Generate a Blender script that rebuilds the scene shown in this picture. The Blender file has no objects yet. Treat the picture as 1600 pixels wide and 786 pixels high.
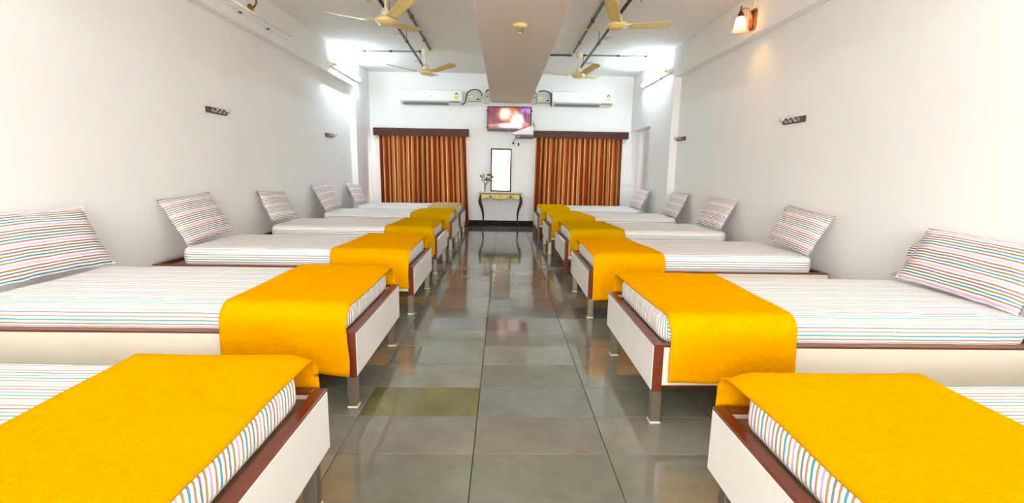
import bpy, bmesh, math, random
from mathutils import Vector, Matrix, noise

PI = math.pi
SC = bpy.context.scene
COL = SC.collection
random.seed(7)

# ------------------------------------------------------------------ camera
H = 1.10
YAW, PITCH, ROLL, FPX = 0.0211, 0.1709, 0.0162, 745.2
cy, sy, cp, sp = math.cos(YAW), math.sin(YAW), math.cos(PITCH), math.sin(PITCH)
fw = Vector((sy * cp, cy * cp, -sp))
rt = Vector((cy, -sy, 0.0))
up = rt.cross(fw)
r2 = rt * math.cos(ROLL) + up * math.sin(ROLL)
u2 = up * math.cos(ROLL) - rt * math.sin(ROLL)
cam_d = bpy.data.cameras.new('camera')
cam_d.sensor_width = 36.0
cam_d.lens = FPX / 1600.0 * 36.0
cam_d.clip_start = 0.05
cam = bpy.data.objects.new('camera', cam_d)
COL.objects.link(cam)
M3 = Matrix((r2, u2, -fw)).transposed()
cam.matrix_world = Matrix.Translation((0, 0, H)) @ M3.to_4x4()
SC.camera = cam

# ------------------------------------------------------------------ world, exposure
WORLD_STRENGTH = 6.5
EXPOSURE = 1.42
world = bpy.data.worlds.new('daylight')
SC.world = world
world.use_nodes = True
bg = world.node_tree.nodes['Background']
bg.inputs['Color'].default_value = (1.0, 0.965, 0.92, 1)
bg.inputs['Strength'].default_value = WORLD_STRENGTH
SC.view_settings.view_transform = 'Standard'
SC.view_settings.look = 'None'
SC.view_settings.gamma = 1.0
SC.view_settings.use_curve_mapping = False
SC.view_settings.exposure = EXPOSURE
SC.cycles.max_bounces = 10
SC.cycles.diffuse_bounces = 8
SC.cycles.glossy_bounces = 4
SC.cycles.transmission_bounces = 6
SC.cycles.caustics_reflective = False
SC.cycles.caustics_refractive = False
SC.cycles.sample_clamp_indirect = 6.0

# daylight openings in the room's shell: (x0, x1, z0, z1)
XL, XR, YB, ZC = -2.505, 2.418, 9.276, 2.833
XLW, XRW = -2.605, 2.520          # recessed lower walls
YR = -3.2                          # rear wall behind the camera
REAR_OPEN = [(-0.80, 0.70, 0.0, 2.30), (-2.52, -0.92, 0.9, 2.70), (0.82, 2.43, 0.9, 2.70)]
BACK_WIN = [(-2.27, -0.77, 0.25, 1.74), (0.66, 2.19, 0.25, 1.74)]

def portal(name, x0, x1, z0, z1, y, facing):
    d = bpy.data.lights.new(name, 'AREA')
    d.shape = 'RECTANGLE'; d.size = x1 - x0; d.size_y = z1 - z0
    d.cycles.is_portal = True
    o = bpy.data.objects.new(name, d); COL.objects.link(o)
    o.location = ((x0 + x1) / 2, y, (z0 + z1) / 2)
    o.rotation_euler = (PI / 2 if facing < 0 else -PI / 2, 0, 0)
    o['kind'] = 'helper'
for a in REAR_OPEN: portal('daylight_portal', *a, YR - 0.02, 1)

# ------------------------------------------------------------------ helpers
def lin(c):
    return tuple(((v / 255.0) / 12.92 if v <= 10 else (((v / 255.0) + 0.055) / 1.055) ** 2.4) for v in c)

def mat(name, rgb=(200, 200, 200), rough=0.6, metal=0.0, spec=0.5, noise_amt=0.0, noise_scale=8.0,
        bump=0.0, bump_scale=120.0, emit=None, emit_strength=0.0, coat=0.0, transmission=0.0, sheen=0.0, stretch=None):
    m = bpy.data.materials.new(name); m.use_nodes = True
    nt = m.node_tree; b = nt.nodes['Principled BSDF']
    c = lin(rgb)
    b.inputs['Base Color'].default_value = (*c, 1)
    b.inputs['Roughness'].default_value = rough
    b.inputs['Metallic'].default_value = metal
    b.inputs['Specular IOR Level'].default_value = spec
    b.inputs['Coat Weight'].default_value = coat
    b.inputs['Transmission Weight'].default_value = transmission
    b.inputs['Sheen Weight'].default_value = sheen
    if emit:
        b.inputs['Emission Color'].default_value = (*lin(emit), 1)
        b.inputs['Emission Strength'].default_value = emit_strength
    if noise_amt > 0 or bump > 0:
        tc = nt.nodes.new('ShaderNodeTexCoord')
        mp = nt.nodes.new('ShaderNodeMapping')
        if stretch: mp.inputs['Scale'].default_value = stretch
        nt.links.new(tc.outputs['Object'], mp.inputs['Vector'])
    if noise_amt > 0:
        n = nt.nodes.new('ShaderNodeTexNoise'); n.inputs['Scale'].default_value = noise_scale
        n.inputs['Detail'].default_value = 5
        nt.links.new(mp.outputs[0], n.inputs['Vector'])
        mr = nt.nodes.new('ShaderNodeMapRange')
        mr.inputs['From Min'].default_value = 0.3; mr.inputs['From Max'].default_value = 0.7
        mr.inputs['To Min'].default_value = 1 - noise_amt; mr.inputs['To Max'].default_value = 1 + noise_amt * 0.6
        nt.links.new(n.outputs['Fac'], mr.inputs['Value'])
        vm = nt.nodes.new('ShaderNodeVectorMath'); vm.operation = 'SCALE'
        vm.inputs[0].default_value = c
        nt.links.new(mr.outputs[0], vm.inputs['Scale'])
        nt.links.new(vm.outputs[0], b.inputs['Base Color'])
    if bump > 0:
        n2 = nt.nodes.new('ShaderNodeTexNoise'); n2.inputs['Scale'].default_value = bump_scale
        n2.inputs['Detail'].default_value = 3
        nt.links.new(mp.outputs[0], n2.inputs['Vector'])
        bp = nt.nodes.new('ShaderNodeBump'); bp.inputs['Strength'].default_value = bump
        bp.inputs['Distance'].default_value = 0.01
        nt.links.new(n2.outputs['Fac'], bp.inputs['Height'])
        nt.links.new(bp.outputs[0], b.inputs['Normal'])
    return m

def stripe_mat(name, period, seq, rough=0.8, translucent=0.0, bump=0.1, bump_scale=40.0):
    """fabric with woven stripes along UV.x ; seq = [(width share, rgb)]"""
    m = bpy.data.materials.new(name); m.use_nodes = True
    nt = m.node_tree; b = nt.nodes['Principled BSDF']
    b.inputs['Roughness'].default_value = rough
    b.inputs['Specular IOR Level'].default_value = 0.25
    uv = nt.nodes.new('ShaderNodeUVMap'); uv.uv_map = 'UVMap'
    sx = nt.nodes.new('ShaderNodeSeparateXYZ'); nt.links.new(uv.outputs[0], sx.inputs[0])
    dv = nt.nodes.new('ShaderNodeMath'); dv.operation = 'DIVIDE'; dv.inputs[1].default_value = period
    nt.links.new(sx.outputs['X'], dv.inputs[0])
    fr = nt.nodes.new('ShaderNodeMath'); fr.operation = 'FRACT'; nt.links.new(dv.outputs[0], fr.inputs[0])
    rp = nt.nodes.new('ShaderNodeValToRGB'); rp.color_ramp.interpolation = 'CONSTANT'
    nt.links.new(fr.outputs[0], rp.inputs[0])
    tot = sum(s[0] for s in seq); pos = 0.0
    els = rp.color_ramp.elements
    for i, (w, c) in enumerate(seq):
        e = els[i] if i < 2 else els.new(min(pos, 0.999))
        e.position = pos; e.color = (*lin(c), 1)
        pos += w / tot
    nt.links.new(rp.outputs[0], b.inputs['Base Color'])
    if bump > 0:
        tc = nt.nodes.new('ShaderNodeTexCoord')
        n2 = nt.nodes.new('ShaderNodeTexNoise'); n2.inputs['Scale'].default_value = bump_scale
        nt.links.new(tc.outputs['Object'], n2.inputs['Vector'])
        bp = nt.nodes.new('ShaderNodeBump'); bp.inputs['Strength'].default_value = bump; bp.inputs['Distance'].default_value = 0.01
        nt.links.new(n2.outputs['Fac'], bp.inputs['Height']); nt.links.new(bp.outputs[0], b.inputs['Normal'])
    if translucent > 0:
        tr = nt.nodes.new('ShaderNodeBsdfTranslucent'); nt.links.new(rp.outputs[0], tr.inputs['Color'])
        mx = nt.nodes.new('ShaderNodeMixShader'); mx.inputs[0].default_value = translucent
        nt.links.new(b.outputs[0], mx.inputs[1]); nt.links.new(tr.outputs[0], mx.inputs[2])
        nt.links.new(mx.outputs[0], nt.nodes['Material Output'].inputs['Surface'])
    return m

class MB:
    def __init__(self):
        self.bm = bmesh.new(); self.uv = None
    def box(self, x0, x1, y0, y1, z0, z1, bevel=0.0, seg=1):
        bm = self.bm
        vs = [bm.verts.new((x, y, z)) for x in (x0, x1) for y in (y0, y1) for z in (z0, z1)]
        q = [(0, 1, 3, 2), (4, 6, 7, 5), (0, 4, 5, 1), (2, 3, 7, 6), (0, 2, 6, 4), (1, 5, 7, 3)]
        fs = [bm.faces.new([vs[i] for i in f]) for f in q]
        if bevel > 0:
            es = list({e for f in fs for e in f.edges})
            bmesh.ops.bevel(bm, geom=es, offset=bevel, segments=seg, affect='EDGES', profile=0.5)
        return self
    def tube(self, pts, r, seg=8, caps=True, squash=1.0):
        bm = self.bm
        pts = [Vector(p) for p in pts]; n = len(pts)
        rr = r if isinstance(r, (list, tuple)) else [r] * n
        rings = []; prev = None
        for i, p in enumerate(pts):
            t = (pts[min(i + 1, n - 1)] - pts[max(i - 1, 0)]).normalized()
            if prev is None:
                a = Vector((0, 0, 1)) if abs(t.z) < 0.9 else Vector((1, 0, 0))
                nn = t.cross(a).normalized()
            else:
                nn = (prev - t * prev.dot(t)).normalized()
            prev = nn; bb = t.cross(nn)
            rings.append([bm.verts.new(p + (nn * math.cos(2 * PI * k / seg) + bb * math.sin(2 * PI * k / seg) * squash) * rr[i]) for k in range(seg)])
        for i in range(n - 1):
            for k in range(seg):
                bm.faces.new((rings[i][k], rings[i][(k + 1) % seg], rings[i + 1][(k + 1) % seg], rings[i + 1][k]))
        if caps:
            bm.faces.new(list(reversed(rings[0]))); bm.faces.new(rings[-1])
        return self
    def lathe(self, prof, c=(0, 0, 0), seg=20, mtx=None, scallop=0.0):
        bm = self.bm; rings = []
        for r, z in prof:
            ring = []
            for k in range(seg):
                a = 2 * PI * k / seg
                rr = r * (1 + scallop * math.cos(a * 6) * (1 if z == prof[-1][1] else 0))
                v = Vector((rr * math.cos(a), rr * math.sin(a), z))
                if mtx: v = mtx @ v
                ring.append(bm.verts.new(v + Vector(c)))
            rings.append(ring)
        for i in range(len(rings) - 1):
            for k in range(seg):
                bm.faces.new((rings[i][k], rings[i][(k + 1) % seg], rings[i + 1][(k + 1) % seg], rings[i + 1][k]))
        if prof[0][0] > 1e-5: bm.faces.new(list(reversed(rings[0])))
        if prof[-1][0] > 1e-5 and not scallop: bm.faces.new(rings[-1])
        return self
    def prism(self, poly, a, b, axis='y'):
        bm = self.bm
        def P(u, v, w):
            return {'y': (u, w, v), 'x': (w, u, v), 'z': (u, v, w)}[axis]
        A = [bm.verts.new(P(u, v, a)) for u, v in poly]; B = [bm.verts.new(P(u, v, b)) for u, v in poly]
        n = len(poly)
        bm.faces.new(A); bm.faces.new(list(reversed(B)))
        for i in range(n): bm.faces.new((A[i], B[i], B[(i + 1) % n], A[(i + 1) % n]))
        return self
    def grid(self, fn, nu, nv, uvfn=None):
        """fn(i/nu, j/nv) -> Vector"""
        bm = self.bm
        if uvfn and self.uv is None: self.uv = bm.loops.layers.uv.new('UVMap')
        V = [[bm.verts.new(fn(i / nu, j / nv)) for j in range(nv + 1)] for i in range(nu + 1)]
        for i in range(nu):
            for j in range(nv):
                f = bm.faces.new((V[i][j], V[i + 1][j], V[i + 1][j + 1], V[i][j + 1]))
                if uvfn:
                    for lp, (a, c) in zip(f.loops, ((i, j), (i + 1, j), (i + 1, j + 1), (i, j + 1))):
                        lp[self.uv].uv = uvfn(a / nu, c / nv)
        return self
    def mesh(self, name, smooth=False, merge=0.0):
        if merge > 0: bmesh.ops.remove_doubles(self.bm, verts=self.bm.verts, dist=merge)
        bmesh.ops.recalc_face_normals(self.bm, faces=self.bm.faces)
        me = bpy.data.meshes.new(name); self.bm.to_mesh(me); self.bm.free()
        if smooth:
            for p in me.polygons: p.use_smooth = True
        return me
    def build(self, name, m, parent=None, smooth=False, merge=0.0, loc=None):
        me = self.mesh(name, smooth, merge)
        me.materials.append(m)
        return link(name, me, parent, loc)

def link(name, me, parent=None, loc=None):
    o = bpy.data.objects.new(name, me); COL.objects.link(o)
    if parent: o.parent = parent
    if loc: o.location = loc
    return o
def tag(o, label, cat, group=None):
    o['label'] = label; o['category'] = cat
    if group: o['group'] = group
    return o
def thing(name, label, cat, loc=(0, 0, 0), rotz=0.0, group=None):
    o = bpy.data.objects.new(name, None); COL.objects.link(o)
    o.empty_display_size = 0.1
    o.location = loc; o.rotation_euler = (0, 0, rotz)
    return tag(o, label, cat, group)
def struct(o, label=None):
    o['kind'] = 'structure'
    if label: o['label'] = label
    return o
def copy_tree(o, parent=None):
    c = o.copy(); COL.objects.link(c)
    if parent: c.parent = parent
    for ch in [x for x in o.children]: copy_tree(ch, c)
    return c
def smoothstep(t):
    t = max(0.0, min(1.0, t)); return t * t * (3 - 2 * t)

# ------------------------------------------------------------------ materials
M = {}
M['wall'] = mat('white_wall_paint', (240, 240, 239), 0.75, spec=0.2, noise_amt=0.015, noise_scale=1.5, bump=0.08, bump_scale=60)
M['ceiling'] = mat('ceiling_paint', (236, 234, 230), 0.85, spec=0.1, noise_amt=0.02, noise_scale=1.2)
M['beam'] = mat('beam_paint', (230, 221, 212), 0.85, spec=0.1, noise_amt=0.015, noise_scale=2.0)
M['grout'] = mat('floor_grout', (58, 55, 48), 0.8)
M['skirting'] = mat('dark_skirting_tile', (34, 20, 16), 0.6, spec=0.15, noise_amt=0.25, noise_scale=12)
M['wood'] = mat('reddish_brown_wood', (110, 44, 16), 0.32, noise_amt=0.3, noise_scale=14, coat=0.15, stretch=(1, 12, 12))
M['wood_dark'] = mat('dark_walnut', (70, 28, 17), 0.45, noise_amt=0.3, noise_scale=10, coat=0.0, spec=0.3, stretch=(1, 10, 10))
M['laminate'] = mat('white_laminate', (236, 232, 226), 0.35, noise_amt=0.02, noise_scale=3)
M['laminate_cream'] = mat('cream_laminate', (238, 228, 212), 0.4, noise_amt=0.03, noise_scale=3)
M['ply'] = mat('bed_platform_ply', (150, 118, 84), 0.7, noise_amt=0.2, noise_scale=20)
M['steel'] = mat('brushed_steel', (150, 140, 124), 0.38, metal=0.85, noise_amt=0.1, noise_scale=30, stretch=(10, 10, 1))
M['cap'] = mat('cream_plastic_cap', (225, 214, 180), 0.5)
M['bleg'] = mat('dark_red_wood_leg', (86, 28, 18), 0.35, noise_amt=0.2, noise_scale=14)
WH = (250, 250, 249)
SEQ = [(1, (96, 172, 190)), (1.35, WH), (1, (192, 158, 116)), (1.35, WH), (1, (146, 142, 162)), (1.35, WH),
       (1, (192, 158, 116)), (1.35, WH), (1, (216, 186, 220)), (1.35, WH), (1, (192, 158, 116)), (1.35, WH)]
M['sheet'] = stripe_mat('striped_bed_sheet', 0.108, SEQ, bump=0.12, bump_scale=14)
SEQP = [(1, (66, 148, 172)), (1, (246, 243, 240)), (1, (168, 126, 74)), (1, (246, 243, 240)), (1, (126, 116, 138)), (1, (246, 243, 240)),
        (1, (168, 126, 74)), (1, (246, 243, 240)), (1.5, (216, 188, 220)), (1, (246, 243, 240)), (1, (168, 126, 74)), (1, (246, 243, 240))]
M['pillow'] = stripe_mat('striped_pillowcase', 0.104, SEQP, bump=0.15, bump_scale=18)
M['blanket'] = mat('amber_fleece', (228, 153, 0), 0.95, spec=0.0, noise_amt=0.07, noise_scale=45, bump=0.35, bump_scale=260)
M['blanket_mustard'] = mat('mustard_fleece', (200, 148, 0), 0.95, spec=0.0, noise_amt=0.07, noise_scale=45, bump=0.3, bump_scale=260)
M['blanket_tan'] = mat('tan_fleece', (190, 160, 108), 0.95, spec=0.1, noise_amt=0.08, noise_scale=45, bump=0.3, bump_scale=260)
CUR = [(3.4, (112, 34, 10)), (0.6, (212, 166, 112)), (2.0, (152, 106, 38)), (0.8, (84, 22, 8)), (3.0, (122, 40, 12)), (0.5, (206, 156, 100)),
       (1.5, (142, 94, 32)), (2.2, (76, 19, 8)), (2.0, (160, 112, 44)), (0.5, (216, 180, 132))]
M['curtain'] = stripe_mat('striped_curtain_fabric', 0.42, CUR, rough=0.55, translucent=0.05, bump=0.0)
M['cream'] = mat('cream_enamel', (226, 202, 128), 0.35, coat=0.2)
M['ivory'] = mat('ivory_enamel', (232, 222, 190), 0.35)
M['maroon_pipe'] = mat('maroon_pipe_paint', (76, 30, 40), 0.4)
M['black'] = mat('black_plastic', (20, 19, 20), 0.4)
M['conduit'] = mat('grey_conduit', (150, 152, 148), 0.5)
M['conduit_dark'] = mat('dark_grey_conduit', (86, 84, 78), 0.5)
M['cap_grey'] = mat('pale_grey_plate', (200, 202, 198), 0.6)
M['white_plastic'] = mat('white_plastic', (240, 242, 243), 0.3)
M['grey_plastic'] = mat('grey_plastic', (120, 126, 124), 0.4)
M['box_grey'] = mat('pale_green_grey_metal', (196, 198, 178), 0.45)
M['brass'] = mat('aged_brass', (150, 112, 46), 0.35, metal=0.8)
M['chrome'] = mat('hook_chrome', (205, 205, 205), 0.25, metal=0.9)
M['mirror'] = mat('mirror_glass', (250, 250, 248), 0.02, metal=1.0)
M['yellow'] = mat('yellow_drawer_paint', (226, 196, 66), 0.4, noise_amt=0.08, noise_scale=6)
M['marble'] = mat('cream_table_top', (230, 216, 190), 0.3)
M['glass'] = mat('clear_glass', (245, 250, 250), 0.03, transmission=1.0)
M['tube_on'] = mat('lit_fluorescent_tube', (240, 250, 255), 0.4, emit=(214, 242, 255), emit_strength=62.0)
M['tube_fill'] = mat('added_fill_tube', (240, 250, 255), 0.4, emit=(214, 242, 255), emit_strength=30.0)  # weaker emission for the added fill tubes out of view
M['tube_off'] = mat('unlit_fluorescent_tube', (236, 236, 232), 0.3)
M['bulb'] = mat('lit_warm_bulb', (255, 240, 200), 0.4, emit=(255, 196, 120), emit_strength=110.0)
M['petal_red'] = mat('red_petal', (176, 26, 20), 0.6)
M['petal_pink'] = mat('pink_petal', (216, 90, 150), 0.6)
M['petal_white'] = mat('white_petal', (225, 235, 225), 0.6)
M['leaf'] = mat('leaf_green', (70, 110, 50), 0.6)
M['leaf_lime'] = mat('leaf_lime', (170, 190, 70), 0.6)
M['stem'] = mat('stem_green', (60, 80, 60), 0.6)
M['sticker_red'] = mat('sticker_maroon', (120, 50, 50), 0.5)
M['sticker_dark'] = mat('sticker_charcoal', (50, 56, 50), 0.5)
M['sticker_lime'] = mat('sticker_lime', (196, 214, 40), 0.5)

# frosted lamp shade
m = bpy.data.materials.new('frosted_lamp_glass'); m.use_nodes = True
nt = m.node_tree
tr = nt.nodes.new('ShaderNodeBsdfTranslucent'); tr.inputs['Color'].default_value = (1.0, 0.88, 0.68, 1)
mx = nt.nodes.new('ShaderNodeMixShader'); mx.inputs[0].default_value = 0.75
nt.nodes['Principled BSDF'].inputs['Base Color'].default_value = (0.95, 0.9, 0.8, 1)
nt.links.new(nt.nodes['Principled BSDF'].outputs[0], mx.inputs[1]); nt.links.new(tr.outputs[0], mx.inputs[2])
nt.links.new(mx.outputs[0], nt.nodes['Material Output'].inputs['Surface'])
M['shade'] = m

# polished stone slabs
def stone(name, rgb, rough=0.055, var=0.16):
    m = bpy.data.materials.new(name); m.use_nodes = True
    nt = m.node_tree; b = nt.nodes['Principled BSDF']
    tc = nt.nodes.new('ShaderNodeTexCoord'); oi = nt.nodes.new('ShaderNodeObjectInfo')
    ad = nt.nodes.new('ShaderNodeVectorMath'); ad.operation = 'ADD'
    sc = nt.nodes.new('ShaderNodeVectorMath'); sc.operation = 'SCALE'; sc.inputs[0].default_value = (37, 51, 13)
    nt.links.new(oi.outputs['Random'], sc.inputs['Scale'])
    nt.links.new(tc.outputs['Object'], ad.inputs[0]); nt.links.new(sc.outputs[0], ad.inputs[1])
    n = nt.nodes.new('ShaderNodeTexNoise'); n.inputs['Scale'].default_value = 5; n.inputs['Detail'].default_value = 8; n.inputs['Roughness'].default_value = 0.65
    nt.links.new(ad.outputs[0], n.inputs['Vector'])
    mr = nt.nodes.new('ShaderNodeMapRange'); mr.inputs['From Min'].default_value = 0.3; mr.inputs['From Max'].default_value = 0.7
    mr.inputs['To Min'].default_value = 1 - var; mr.inputs['To Max'].default_value = 1 + var
    nt.links.new(n.outputs['Fac'], mr.inputs['Value'])
    mr2 = nt.nodes.new('ShaderNodeMapRange'); mr2.inputs['To Min'].default_value = 0.88; mr2.inputs['To Max'].default_value = 1.12
    nt.links.new(oi.outputs['Random'], mr2.inputs['Value'])
    mu = nt.nodes.new('ShaderNodeMath'); mu.operation = 'MULTIPLY'
    nt.links.new(mr.outputs[0], mu.inputs[0]); nt.links.new(mr2.outputs[0], mu.inputs[1])
    vm = nt.nodes.new('ShaderNodeVectorMath'); vm.operation = 'SCALE'; vm.inputs[0].default_value = lin(rgb)
    nt.links.new(mu.outputs[0], vm.inputs['Scale']); nt.links.new(vm.outputs[0], b.inputs['Base Color'])
    n2 = nt.nodes.new('ShaderNodeTexNoise'); n2.inputs['Scale'].default_value = 9; n2.inputs['Detail'].default_value = 6
    nt.links.new(ad.outputs[0], n2.inputs['Vector'])
    mr3 = nt.nodes.new('ShaderNodeMapRange'); mr3.inputs['To Min'].default_value = rough - 0.02; mr3.inputs['To Max'].default_value = rough + 0.04
    nt.links.new(n2.outputs['Fac'], mr3.inputs['Value']); nt.links.new(mr3.outputs[0], b.inputs['Roughness'])
    b.inputs['Specular IOR Level'].default_value = 0.7
    bp = nt.nodes.new('ShaderNodeBump'); bp.inputs['Strength'].default_value = 0.004; bp.inputs['Distance'].default_value = 0.01
    nt.links.new(n2.outputs['Fac'], bp.inputs['Height']); nt.links.new(bp.outputs[0], b.inputs['Normal'])
    return m
STONES = [stone('grey_stone', (121, 118, 106)), stone('green_grey_stone', (115, 115, 102)), stone('blue_grey_stone', (112, 113, 108)),
          stone('brown_grey_stone', (117, 112, 101))]
OLIVE = stone('olive_stone', (112, 106, 66), var=0.25)

# ------------------------------------------------------------------ room shell
TX0, TW, TY0, TD = -0.1026, 0.5304, 1.7053, 0.2884
f = struct(MB().box(XLW - 0.3, XRW + 0.3, YR - 0.3, YB + 0.3, -0.15, -0.006).build('floor', M['grout']), 'polished grey stone slab floor')
tile_me = MB().box(-TW / 2 + 0.0015, TW / 2 - 0.0015, -TD / 2 + 0.0015, TD / 2 - 0.0015, -0.02, 0.0, bevel=0.0015).mesh('tile')
tile_me.materials.append(STONES[0])
rt_ = random.Random(11)
rest = MB()
i0 = math.ceil((XLW - TX0) / TW) - 1
count = 0
for j in range(-15, 27):
    for i in range(i0, i0 + 11):
        xa, xb = TX0 + i * TW, TX0 + (i + 1) * TW
        ya = TY0 + j * TD
        if xa > XRW + 0.06 or xb < XLW or ya + TD < YR: continue
        if -2 <= j:
            if ya > YB - 0.02: continue
            o = link('tile', tile_me, f, ((xa + xb) / 2, ya + TD / 2, 0.0))
            o.material_slots[0].link = 'OBJECT'
            w = rt_.random()
            o.material_slots[0].material = OLIVE if (i == -1 and j == 1) or rt_.random() < 0.015 else STONES[0 if w < 0.4 else 1 if w < 0.62 else 2 if w < 0.85 else 3]
            count += 1
        else:
            rest.box(xa + 0.0015, xb - 0.0015, ya + 0.0015, ya + TD - 0.0015, -0.02, 0.0)
o = rest.build('tile_field', STONES[0], f); o['kind'] = 'stuff'

struct(MB().box(XLW - 0.3, XRW + 0.3, YR - 0.3, YB + 0.3, ZC, ZC + 0.12).build('ceiling', M['ceiling']), 'white painted ceiling')
struct(MB().box(-0.236, 0.494, YR, YB, 2.318, ZC, bevel=0.006).build('trim_1', M['beam']), 'wide boxed beam running down the middle of the ceiling')

# left wall: recessed lower wall, projecting upper band, pilaster near the curtain
w = MB().box(XLW - 0.25, XLW, YR, YB + 0.3, 0, ZC)
w.box(XLW, XL, YR, 8.40, 2.42, ZC, bevel=0.008).box(XLW, XL, 8.40, YB, 0, ZC)
struct(w.build('wall_left', M['wall']), 'white left wall with a projecting upper band')
# right wall: same, with a niche beside the window
w = MB().box(XRW, XRW + 0.3, YR, 8.05, 0, ZC)
w.box(XR, XRW, YR, 7.05, 2.425, ZC, bevel=0.008).box(XR, XRW, 7.05, 8.05, 0, ZC)
w.box(XR, XRW + 0.3, 8.05, YB + 0.3, 1.838, ZC).box(2.585, XRW + 0.3, 8.05, YB + 0.3, 0, 1.838)
struct(w.build('wall_right', M['wall']), 'white right wall with a projecting upper band and a niche')

def wall_with_openings(name, y0, y1, x0, x1, z0, z1, ops, label):
    w = MB()
    xs = sorted({x0, x1, *[o[0] for o in ops], *[o[1] for o in ops]})
    for a, b in zip(xs[:-1], xs[1:]):
        hit = [o for o in ops if o[0] <= a + 1e-6 and o[1] >= b - 1e-6]
        if not hit: w.box(a, b, y0, y1, z0, z1)
        else:
            o = hit[0]
            if o[2] > z0 + 1e-6: w.box(a, b, y0, y1, z0, o[2])
            w.box(a, b, y0, y1, o[3], z1)
    return struct(w.build(name, M['wall']), label)
wb = wall_with_openings('wall_back', YB, YB + 0.22, XLW, 2.60, 0, ZC, BACK_WIN, 'white far wall with two curtained windows')
wall_with_openings('wall_rear', YR - 0.22, YR, XLW - 0.2, XRW + 0.2, 0, ZC, REAR_OPEN, 'rear wall with a wide open doorway between two large windows')
# the faint lintel step between the windows
struct(MB().box(XL, XR, YB - 0.008, YB, 1.852, ZC).build('trim_2', M['wall']), 'slight plaster step above the curtain boxes')

def window(idx, op, y):
    x0, x1, z0, z1 = op
    g = MB()
    fw_ = 0.045
    g.box(x0, x1, y, y + 0.05, z0, z0 + fw_).box(x0, x1, y, y + 0.05, z1 - fw_, z1)
    g.box(x0, x0 + fw_, y, y + 0.05, z0 + fw_, z1 - fw_).box(x1 - fw_, x1, y, y + 0.05, z0 + fw_, z1 - fw_)
    xm = (x0 + x1) / 2
    g.box(xm - 0.02, xm + 0.02, y, y + 0.05, z0 + fw_, z1 - fw_)
    return struct(g.build('window_%d' % idx, M['white_plastic']), 'white window frame behind a curtain' if y > 0 else 'white window frame')
for k, op in enumerate(BACK_WIN): window(k + 1, op, YB + 0.12)
for k, op in enumerate(REAR_OPEN[1:]): window(k + 3, op, YR - 0.14)

# skirting tiles along the far wall
sk = struct(MB().box(XL, XR, YB - 0.008, YB - 0.0005, 0, 0.108).build('baseboard_back', M['grout']), 'dark brown tiled skirting along the far wall')
x = XL
edges = [XL, -1.98, -1.46, -0.94, -0.595, -0.06, 0.33, 0.86, 1.39, 1.91, XR]
for a, b in zip(edges[:-1], edges[1:]):
    MB().box(a + 0.0015, b - 0.0015, YB - 0.016, YB - 0.008, 0, 0.111, bevel=0.001).build('skirting_tile', M['skirting'], sk)
struct(MB().box(XLW, XLW + 0.012, YR, 8.40, 0, 0.108).build('baseboard_left', M['skirting']), 'dark skirting behind the left beds')
struct(MB().box(XRW - 0.012, XRW, YR, 7.05, 0, 0.108).build('baseboard_right', M['skirting']), 'dark skirting behind the right beds')

# ------------------------------------------------------------------ beds
BW = 0.455   # half width
def make_bed(s, L):
    """s = +1: head towards +x ; origin on the floor under the middle of the foot panel's outer face"""
    root = thing('bed', 'bed', 'bed')
    def bx(mb, a, b, *rest, **k):
        x0, x1 = sorted((s * a, s * b)); return mb.box(x0, x1, *rest, **k)
    fp = bx(MB(), 0.0, 0.042, -BW, BW, 0.150, 0.367, bevel=0.003).build('foot_panel', M['wood'], root)
    bx(MB(), -0.0025, 0.004, -BW + 0.009, BW - 0.009, 0.158, 0.359, bevel=0.001).build('laminate_face', M['laminate'], fp)
    for sd in (-1, 1):
        y0, y1 = sorted((sd * BW, sd * (BW - 0.024)))
        r = bx(MB(), 0.042, L, y0, y1, 0.184, 0.357).build('side_rail', M['laminate_cream'], root)
        ya, yb = sorted((sd * (BW + 0.003), sd * (BW - 0.035)))
        bx(MB(), 0.042, L, ya, yb, 0.357, 0.367, bevel=0.002).build('top_edging', M['wood'], r)
        ya, yb = sorted((sd * (BW + 0.001), sd * (BW - 0.025)))
        bx(MB(), 0.042, L, ya, yb, 0.178, 0.184).build('bottom_edging', M['wood'], r)
    bx(MB(), L - 0.03, L, -BW + 0.024, BW - 0.024, 0.184, 0.367).build('head_rail', M['wood'], root)
    bx(MB(), 0.042, L - 0.03, -BW + 0.024, BW - 0.024, 0.318, 0.338).build('platform', M['ply'], root)
    for yc in (-BW + 0.026, BW - 0.105):
        for xc in (0.026, L - 0.06):
            lg = bx(MB(), xc - 0.022, xc + 0.022, yc - 0.022, yc + 0.022, 0.006, 0.152 if xc < 0.1 else 0.318, bevel=0.003).build('leg', M['steel'], root)
            bx(MB(), xc - 0.024, xc + 0.024, yc - 0.024, yc + 0.024, 0.0, 0.010, bevel=0.002).build('foot_cap', M['cap'], lg)
    return root

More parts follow.
